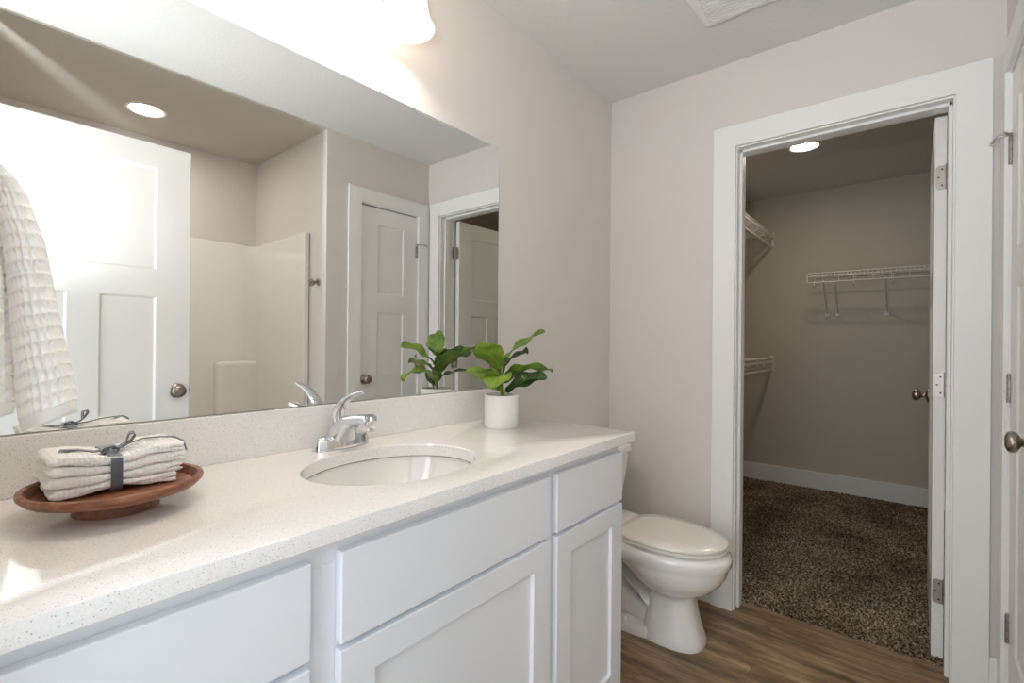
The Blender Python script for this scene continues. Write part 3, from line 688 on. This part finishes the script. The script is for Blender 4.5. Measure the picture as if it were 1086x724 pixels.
# washcloths: four folded cloths stacked, pinched where the ribbon ties them
PX, PY0, PY1 = .198, 1.0, 1.118     # ribbon position along x, stack span in y
ZB = CZ+.0322
def pinch(x): return math.exp(-((x-PX)/.035)**2)
def layer_z(i, x, y):
    full = .0172*i; q = pinch(x)
    lift = .0025*noise.noise((x*30, y*30, i*3.1))
    drop = .0
    return ZB + full*(1-.28*q) + (.010*q if i == 0 else .006*q) + lift*(1 if i else .2) + drop
def washcloth(i, lab):
    bm = bmesh.new(); nx_, ny_ = 70, 34
    xl = .112 + [.006, .001, .004, .004][i]; xr = .292 + [-.008, .0, .004, .0][i]
    nprof = 64; rings = []
    for j in range(ny_+1):
        v_ = j/ny_; y = PY0 + (PY1-PY0)*v_ + .003*noise.noise((i*2., v_*4, 1)); r_ = []
        edge = min(v_, 1-v_)*ny_
        ef = min(1, (edge+.9)/2.6)**.5
        x0_ = xl + .004*noise.noise((i*7., v_*3, 5)); x1_ = xr + .006*noise.noise((i*5., v_*3, 9))
        # closed profile: bottom left->right, right end open (two lips), top right->left, rounded left fold
        def zc(x, t):   # t: 0 bottom .. 1 top of this cloth
            a_ = layer_z(i, x, y); b_ = layer_z(i+1, x, y); m_ = (a_+b_)/2
            z = a_ + (b_-a_)*(.03+.94*t); return m_ + (z-m_)*ef
        P = []
        nn = 44
        for k in range(nn): x = x0_+.007 + (x1_-x0_-.009)*k/(nn-1); P.append((x, zc(x, 0)))
        rag = .006*noise.noise((i*3., v_*9, 2))
        P.append((x1_+rag, zc(x1_, .14))); P.append((x1_+rag, zc(x1_, .33))); P.append((x1_+rag-.004, zc(x1_, .46)))
        P.append((x1_-.045, zc(x1_-.045, .49))); P.append((x1_-.045, zc(x1_-.045, .51)))
        rag2 = .007*noise.noise((i*3.+9, v_*9, 7))
        P.append((x1_+rag2-.004, zc(x1_, .54))); P.append((x1_+rag2, zc(x1_, .67))); P.append((x1_+rag2, zc(x1_, .88)))
        for k in range(nn): x = x1_-.002 - (x1_-x0_-.009)*k/(nn-1); P.append((x, zc(x, 1)))
        for a_ in (.2, .4, .6, .8):
            xx = x0_+.007-.009*sin(pi*a_); P.append((xx, zc(x0_+.004, 1-a_)))
        rings.append([(x + .0006*noise.noise((x*200, y*200, z*200)), y, z + .0016*noise.noise((x*110, y*160, z*240+i)) + .0022*noise.noise((x*45, y*60, 5.))) for x, z in P])
    loft(bm, rings)
    o = obj('washcloth', bm, terry_m, smooth=70, sub=1)
    return tag(o, lab, 'washcloth', 'white washcloths stacked on the tray')
washcloth(0, 'white folded washcloth lowest in the tied stack, lying on the wooden tray')
washcloth(1, 'white folded washcloth second from the bottom of the tied stack')
washcloth(2, 'white folded washcloth third from the bottom, just under the top one')
washcloth(3, 'white folded washcloth topmost in the tied stack, under the ribbon knot')
# ribbon
rb = thing('ribbon', 'dark grey satin ribbon tied around the stack of white washcloths', 'ribbon', (PX, 1.06, ZB))
def strip(bm, pts, wv, th=.0008):
    """flat ribbon along pts; wv: width vector(s)"""
    rings = []
    for i, p in enumerate(pts):
        p = Vector(p); w_ = Vector(wv[i] if isinstance(wv, list) else wv)
        t = (Vector(pts[min(i+1, len(pts)-1)])-Vector(pts[max(i-1, 0)])).normalized(); nrm = t.cross(w_).normalized()*th
        rings.append([p-w_-nrm, p+w_-nrm, p+w_+nrm, p-w_+nrm])
    loft(bm, rings)
zt_ = layer_z(4, PX, 1.05)
def loc_(p): return (p[0]-PX, p[1]-1.06, p[2]-ZB)
bm = bmesh.new(); zb_ = ZB+.004
loop = []
ya, yb = PY0-.0025, PY1+.0025; za, zb2 = zb_-.0015, zt_+.0042
for (cx_, cz2, a0) in ((ya+.012, za+.012, pi), (yb-.012, za+.012, 1.5*pi), (yb-.012, zb2-.012, 0), (ya+.012, zb2-.012, .5*pi)):
    for k in range(7): a_ = a0+pi/2*k/6; loop.append(loc_((PX, cx_+.012*cos(a_), cz2+.012*sin(a_))))
loop.append(loop[0]); strip(bm, loop, (.0075, 0, 0)); obj('band', bm, ribbon_m, rb, smooth=True)
bm = bmesh.new()  # knot and loop standing up
kz = zt_+.0055
strip(bm, [loc_((PX-.012, 1.045, kz)), loc_((PX-.008, 1.045, kz+.006)), loc_((PX+.004, 1.045, kz+.008)), loc_((PX+.012, 1.047, kz+.003)), loc_((PX+.010, 1.048, kz-.001))], (0.001, .008, 0), .0015)
obj('knot', bm, ribbon_m, rb, smooth=True)
bm = bmesh.new()
lp = [(PX+.004, 1.046, kz+.004), (PX+.016, 1.042, kz+.006), (PX+.026, 1.038, kz+.014), (PX+.032, 1.036, kz+.024), (PX+.030, 1.036, kz+.029), (PX+.024, 1.037, kz+.028), (PX+.022, 1.040, kz+.020), (PX+.022, 1.046, kz+.012), (PX+.014, 1.048, kz+.006)]
strip(bm, [loc_(p) for p in lp], [(.001, .007, .001)]*len(lp)); obj('bow_loop', bm, ribbon_m, rb, smooth=True)
def tail(pts, wv):
    bm = bmesh.new(); strip(bm, [loc_(p) for p in pts], wv); obj('ribbon_tail', bm, ribbon_m, rb, smooth=True)
top = lambda x, y, e=.003: (x, y, layer_z(4, x, y)+e)
tail([(PX, 1.047, kz+.003), top(PX-.02, 1.053), top(PX-.04, 1.058), top(PX-.062, 1.056)], (0.0015, .006, 0))
tail([(PX+.004, 1.05, kz+.003), top(PX+.025, 1.06, .005), top(PX+.05, 1.064, .004), top(PX+.075, 1.056, .004), top(PX+.092, 1.045, .002), (PX+.104, 1.035, layer_z(4, PX+.09, 1.035)-.006), (PX+.107, 1.028, layer_z(3, PX+.09, 1.03)-.004)], (0.0015, .003, 0))

# ------------------------------------------------------------------ potted plant
PC = Vector((1.234, 1.068, CZ))
pp = thing('potted_plant', 'fiddle leaf plant in a round white pot on the counter end', 'plant', PC)
bm = bmesh.new(); lathe(bm, [(0, 0), (.0545, 0), (.0565, .003), (.0568, .02), (.0568, .104), (.0558, .1065), (.0535, .1065), (.0528, .104), (.0525, .094), (0, .094)], 64); obj('pot', bm, pot_m, pp, smooth=40)
bm = bmesh.new(); lathe(bm, [(.0524, .0945), (.03, .099), (0, .1005)], 32); obj('soil', bm, soil_m, pp, smooth=True)
bm = bmesh.new(); tube(bm, [(0, 0, .09), (.002, -.001, .12), (-.002, .001, .16), (.001, 0, .21), (0, .001, .24)], [.0045, .004, .0036, .003, .002], 10)
tube(bm, [(-.004, -.004, .09), (-.012, -.008, .115), (-.02, -.012, .135)], [.003, .0026, .002], 8); obj('stem', bm, stem_m, pp, smooth=True)
def leaf(az, z0_, length, width, el0, el1, m, roll=0, cup=.25, pet=.02, wav=.006, lab=None, sx=0, sy=0):
    """az in degrees; curved blade starting at the stem, elevation changes el0->el1 along it"""
    bm = bmesh.new(); uvl = bm.loops.layers.uv.new('UVMap')
    a = radians(az); hd = Vector((cos(a), sin(a), 0)); sd = Vector((-sin(a), cos(a), 0))
    p = Vector((sx, sy, z0_)); nseg = 26; nw = 10
    tube(bm, [p, p + (hd*cos(radians(el0)) + Vector((0, 0, 1))*sin(radians(el0)))*pet*1.05], [.0018, .0014], 6)
    p = p + (hd*cos(radians(el0)) + Vector((0, 0, 1))*sin(radians(el0)))*pet
    rows = []
    for i in range(nseg+1):
        s = i/nseg; el = radians(el0 + (el1-el0)*s)
        d = hd*cos(el) + Vector((0, 0, 1))*sin(el); up = -hd*sin(el) + Vector((0, 0, 1))*cos(el)
        if i: p = p + d*(length/nseg)
        # fiddle outline: wider beyond the middle, notched tip
        wv = width*.5*(max(0, sin(pi*min(1, s**.85)))**.62)*(.72+.42*s) if 0 < s < 1 else 0.0004
        rr = radians(roll); row = []
        for k in range(nw+1):
            q = (k/nw-.5)*2
            side = sd*cos(rr) + up*sin(rr); nn = up*cos(rr) - sd*sin(rr)
            off = side*q*wv + nn*(cup*abs(q)**1.4*wv + wav*sin(s*13+q*2.2)*abs(q) )
            row.append((bm.verts.new(p+off), (.5+q*.5, s)))
        rows.append(row)
    for i in range(nseg):
        for k in range(nw):
            c4 = (rows[i][k], rows[i][k+1], rows[i+1][k+1], rows[i+1][k])
            try: f = bm.faces.new([c[0] for c in c4])
            except ValueError: continue
            for lp_, c in zip(f.loops, c4): lp_[uvl].uv = c[1]
    o = obj('leaf', bm, m, pp, smooth=True)
    sm = o.modifiers.new('thick', 'SOLIDIFY'); sm.thickness = .0008
    if lab: o['label'] = lab
    return o
leaf(-50, .222, .165, .074, 44, 26, leaf_mid, roll=14, cup=.12, pet=.010)                   # up to the right
leaf(134, .226, .140, .085, 44, -32, leaf_mid, roll=14, cup=.15, pet=.008)       # arching back left
leaf(-172, .185, .165, .092, 48, 6, leaf_bright, roll=30, cup=.2, pet=.014)         # broad, left
leaf(84, .158, .128, .098, 54, 24, leaf_mid, roll=12, cup=.2, pet=.010)           # towards the mirror
leaf(8, .196, .160, .082, 30, 0, leaf_dark, roll=-28, cup=.22, pet=.015)          # dark right, back
leaf(-84, .168, .185, .064, 24, -10, leaf_mid, roll=-24, cup=.2, pet=.015)         # long right, front
leaf(12, .140, .160, .060, 24, -12, leaf_dark, roll=8, cup=.2, pet=.016)          # dark
leaf(-56, .104, .150, .080, 42, 0, leaf_dark, roll=34, cup=.2, pet=.018)         # lower right
leaf(164, .106, .150, .088, 58, -2, leaf_bright, roll=26, cup=.2, pet=.018)         # lower left
leaf(-150, .132, .140, .105, 52, -58, leaf_bright, roll=4, cup=.12, pet=.018, wav=.008)        # drooping towards the camera

# ------------------------------------------------------------------ waffle towel on a ring on the entry wall
tg = thing('towel_ring', 'metal ring bracket on the wall left of the mirror, holding the waffle towel', 'towel ring', (XE, .87, 1.47))
bm = bmesh.new(); lathe(bm, [(0, 0), (.026, 0), (.026, .005), (.02, .01), (.009, .012), (.009, .05), (.012, .055), (0, .058)], 24, (0, 0, 0), (1, 0, 0)); obj('mount', bm, nickel_m, tg, smooth=True)
bm = bmesh.new(); tube(bm, [(.05+.0, .075*sin(2*pi*k/40), -.075+.075*cos(2*pi*k/40)) for k in range(41)], .004, 10); obj('ring', bm, nickel_m, tg, smooth=True)
def towel_part(bm, xl, xr, yc, dep, ztop_, zbot, ph, lean):
    nu, nv = 230, 240; rings = []
    for j in range(nv+1):
        s = j/nv; z = ztop_ + (zbot-ztop_)*s
        e = min(1, s*2.4)**.7
        wl = xl(s); wr = xr(s); cx_ = (wl+wr)/2; hw = (wr-wl)/2
        r_ = []
        for k in range(nu):
            t = 2*pi*k/nu; c_, s_ = cos(t), sin(t)
            cell = .0165; arcl = t*round((hw+dep)*1.0*2*pi/.0165)*.0165/(2*pi)
            wa = (max(abs(sin(pi*arcl/cell)), 0)*max(abs(sin(pi*z/cell)), 0))
            hem = 0 if s > .955 else 1
            dz = -.0062*wa*hem + (.0 if hem else -.001)
            fold = 1 + .10*sin(3*t+ph)*e
            rad = fold
            x = cx_ + c_*(hw+dz)*rad; y = yc + s_*(dep*(.55+.45*e)+dz)*rad + lean*s
            zz_ = z
            if s > .97: x = cx_ + (x-cx_)*(1-(s-.97)*2.0); y = yc+lean*s + (y-yc-lean*s)*(1-(s-.97)*2.0)
            zz_ += .012*s*cos(t*1.0+.6)*1.0
            r_.append((x, y, zz_))
        rings.append(r_)
    loft(bm, rings)
lerp = lambda tab, s: next((a[1] + (b[1]-a[1])*(s-a[0])/(b[0]-a[0]) for a, b in zip(tab, tab[1:]) if s <= b[0]), tab[-1][1])
tw = thing('hand_towel', 'white waffle weave towel hanging at the left edge beside the mirror', 'towel', (.03, .87, 1.39))
def tobj(bm, n):
    o = obj(n, bm, waffle_m, tw, smooth=70); o.location = (-.03, -.87, -1.39); return o
bm = bmesh.new()
towel_part(bm, lambda s: lerp([(0, .03), (.1, .046), (.3, .057), (.6, .064), (1, .073)], s), lambda s: lerp([(0, .05), (.05, .066), (.12, .078), (.3, .094), (.6, .108), (.85, .122), (1, .128)], s), .85, .034, 1.392, 1.073, .4, .0)
tobj(bm, 'front_fold')
bm = bmesh.new()
towel_part(bm, lambda s: lerp([(0, -.012), (1, -.012)], s), lambda s: lerp([(0, .04), (.1, .056), (.5, .068), (1, .070)], s), .890, .036, 1.405, 1.072, 2.0, .0)
tobj(bm, 'rear_fold')

# ------------------------------------------------------------------ closet wire shelves
def wire_shelf(name, lab, axis, a0, a1, wall, front, z, braces, hooks=(), lip=.072):
    """axis 'y': shelf on the back wall running along y; 'x': on the left wall running along x"""
    P = (lambda a, d, zz: (d, a, zz)) if axis == 'y' else (lambda a, d, zz: (a, d, zz))
    org = Vector(P(a0, wall, z)); t = thing(name, lab, 'shelf', org, 'white wire shelves in the closet')
    def o_(n, bm, **k):
        o = obj(n, bm, wire_m, t, smooth=True, **k); o.location = -org; return o
    sgn = 1 if front > wall else -1
    bm = bmesh.new()
    n_ = int(abs(a1-a0)/.0254)
    for k in range(n_+1):
        a = a0+(a1-a0)*k/n_
        tube(bm, [P(a, wall-sgn*-.004, z), P(a, front, z), P(a, front+sgn*.002, z-lip)] if k % 4 == 0 else [P(a, wall+sgn*.004, z), P(a, front, z), P(a, front+sgn*.001, z-.026)], .0021, 5)
    for d, zz, r in ((wall+sgn*.006, z-.003, .004), (wall+sgn*.16, z-.004, .0035), (front, z-.002, .0042), (front+sgn*.001, z-.026, .003), (front+sgn*.002, z-lip, .0048)):
        tube(bm, [P(a0, d, zz), P(a1, d, zz)], r, 8)
    o_('wire_deck', bm)
    for e in (a0, a1):
        bm = bmesh.new(); tube(bm, [P(e, front, z), P(e, front+sgn*.002, z-lip)], .0042, 8); o_('end_cap', bm)
    for bt, bb in braces:
        bm = bmesh.new(); tube(bm, [P(bt, front, z-lip+.01), P(bt, front-sgn*.012, z-lip-.01), P(bb, wall+sgn*.006, z-.30)], .0055, 8); br_ = o_('brace', bm)
        bm = bmesh.new(); c_ = P(bb, wall+sgn*.005, z-.305)
        ex = (.006, .013) if axis == 'y' else (.013, .006)
        box(bm, c_[0]-ex[0]*(1 if axis == 'y' else 1), c_[0]+ex[0]-(.001), c_[1]-ex[1], c_[1]+ex[1], c_[2]-.015, c_[2]+.015)
        lathe(bm, [(.004, .005), (.004, .0075), (0, .008)], 10, c_, (-1, 0, 0) if axis == 'y' else (0, -1, 0))
        o = obj('brace_clip', bm, plastic_m, br_, bevel=.002); o.location = (0, 0, 0)
    for a in hooks:
        bm = bmesh.new(); f0 = front-sgn*.03
        pts = [P(a, f0, z-.004), P(a, f0, z-lip+.01)] + [P(a, f0 + sgn*.022*(1-cos(q)), z-lip-.012-.024*sin(q)) for q in (.5, 1.0, 1.57, 2.1, 2.6, 3.14)]
        tube(bm, pts, .0036, 7); o_('rod_hook', bm)
    return t
wire_shelf('wire_shelf', 'white wire shelf with diagonal braces on the closet back wall', 'y', .643, CR+.004, XC, 4.33, 1.728, [(.538, .544), (.466, .471), (.164, .165), (-.35, -.35), (-.8, -.8)], hooks=(.60, .35, .12, -.15))
for z, lab in ((2.115, 'white wire shelf high on the closet left wall, its hanging hooks visible'), (1.062, 'white wire shelf low on the closet left wall, below the high one')):
    s_ = wire_shelf('wire_shelf', lab, 'x', 4.60, 2.75, YW, .935, z, [(3.9, 3.9), (3.2, 3.2)], hooks=[4.42-.2*k for k in range(8)], lip=.034)
    bm = bmesh.new(); box(bm, .016, .022, -YW+.93, -YW+.955, -.1, .022); o = obj('wall_bracket', bm, plastic_m, s_, bevel=.003); o.location = (.005, 0, 0)
    rl = bmesh.new(); tube(rl, [(-.01, .935-YW+.045-.03, -.1), (-1.8, .935-YW+.015, -.1)], .0125, 14); obj('hanging_rod', rl, wire_m, s_, smooth=True)
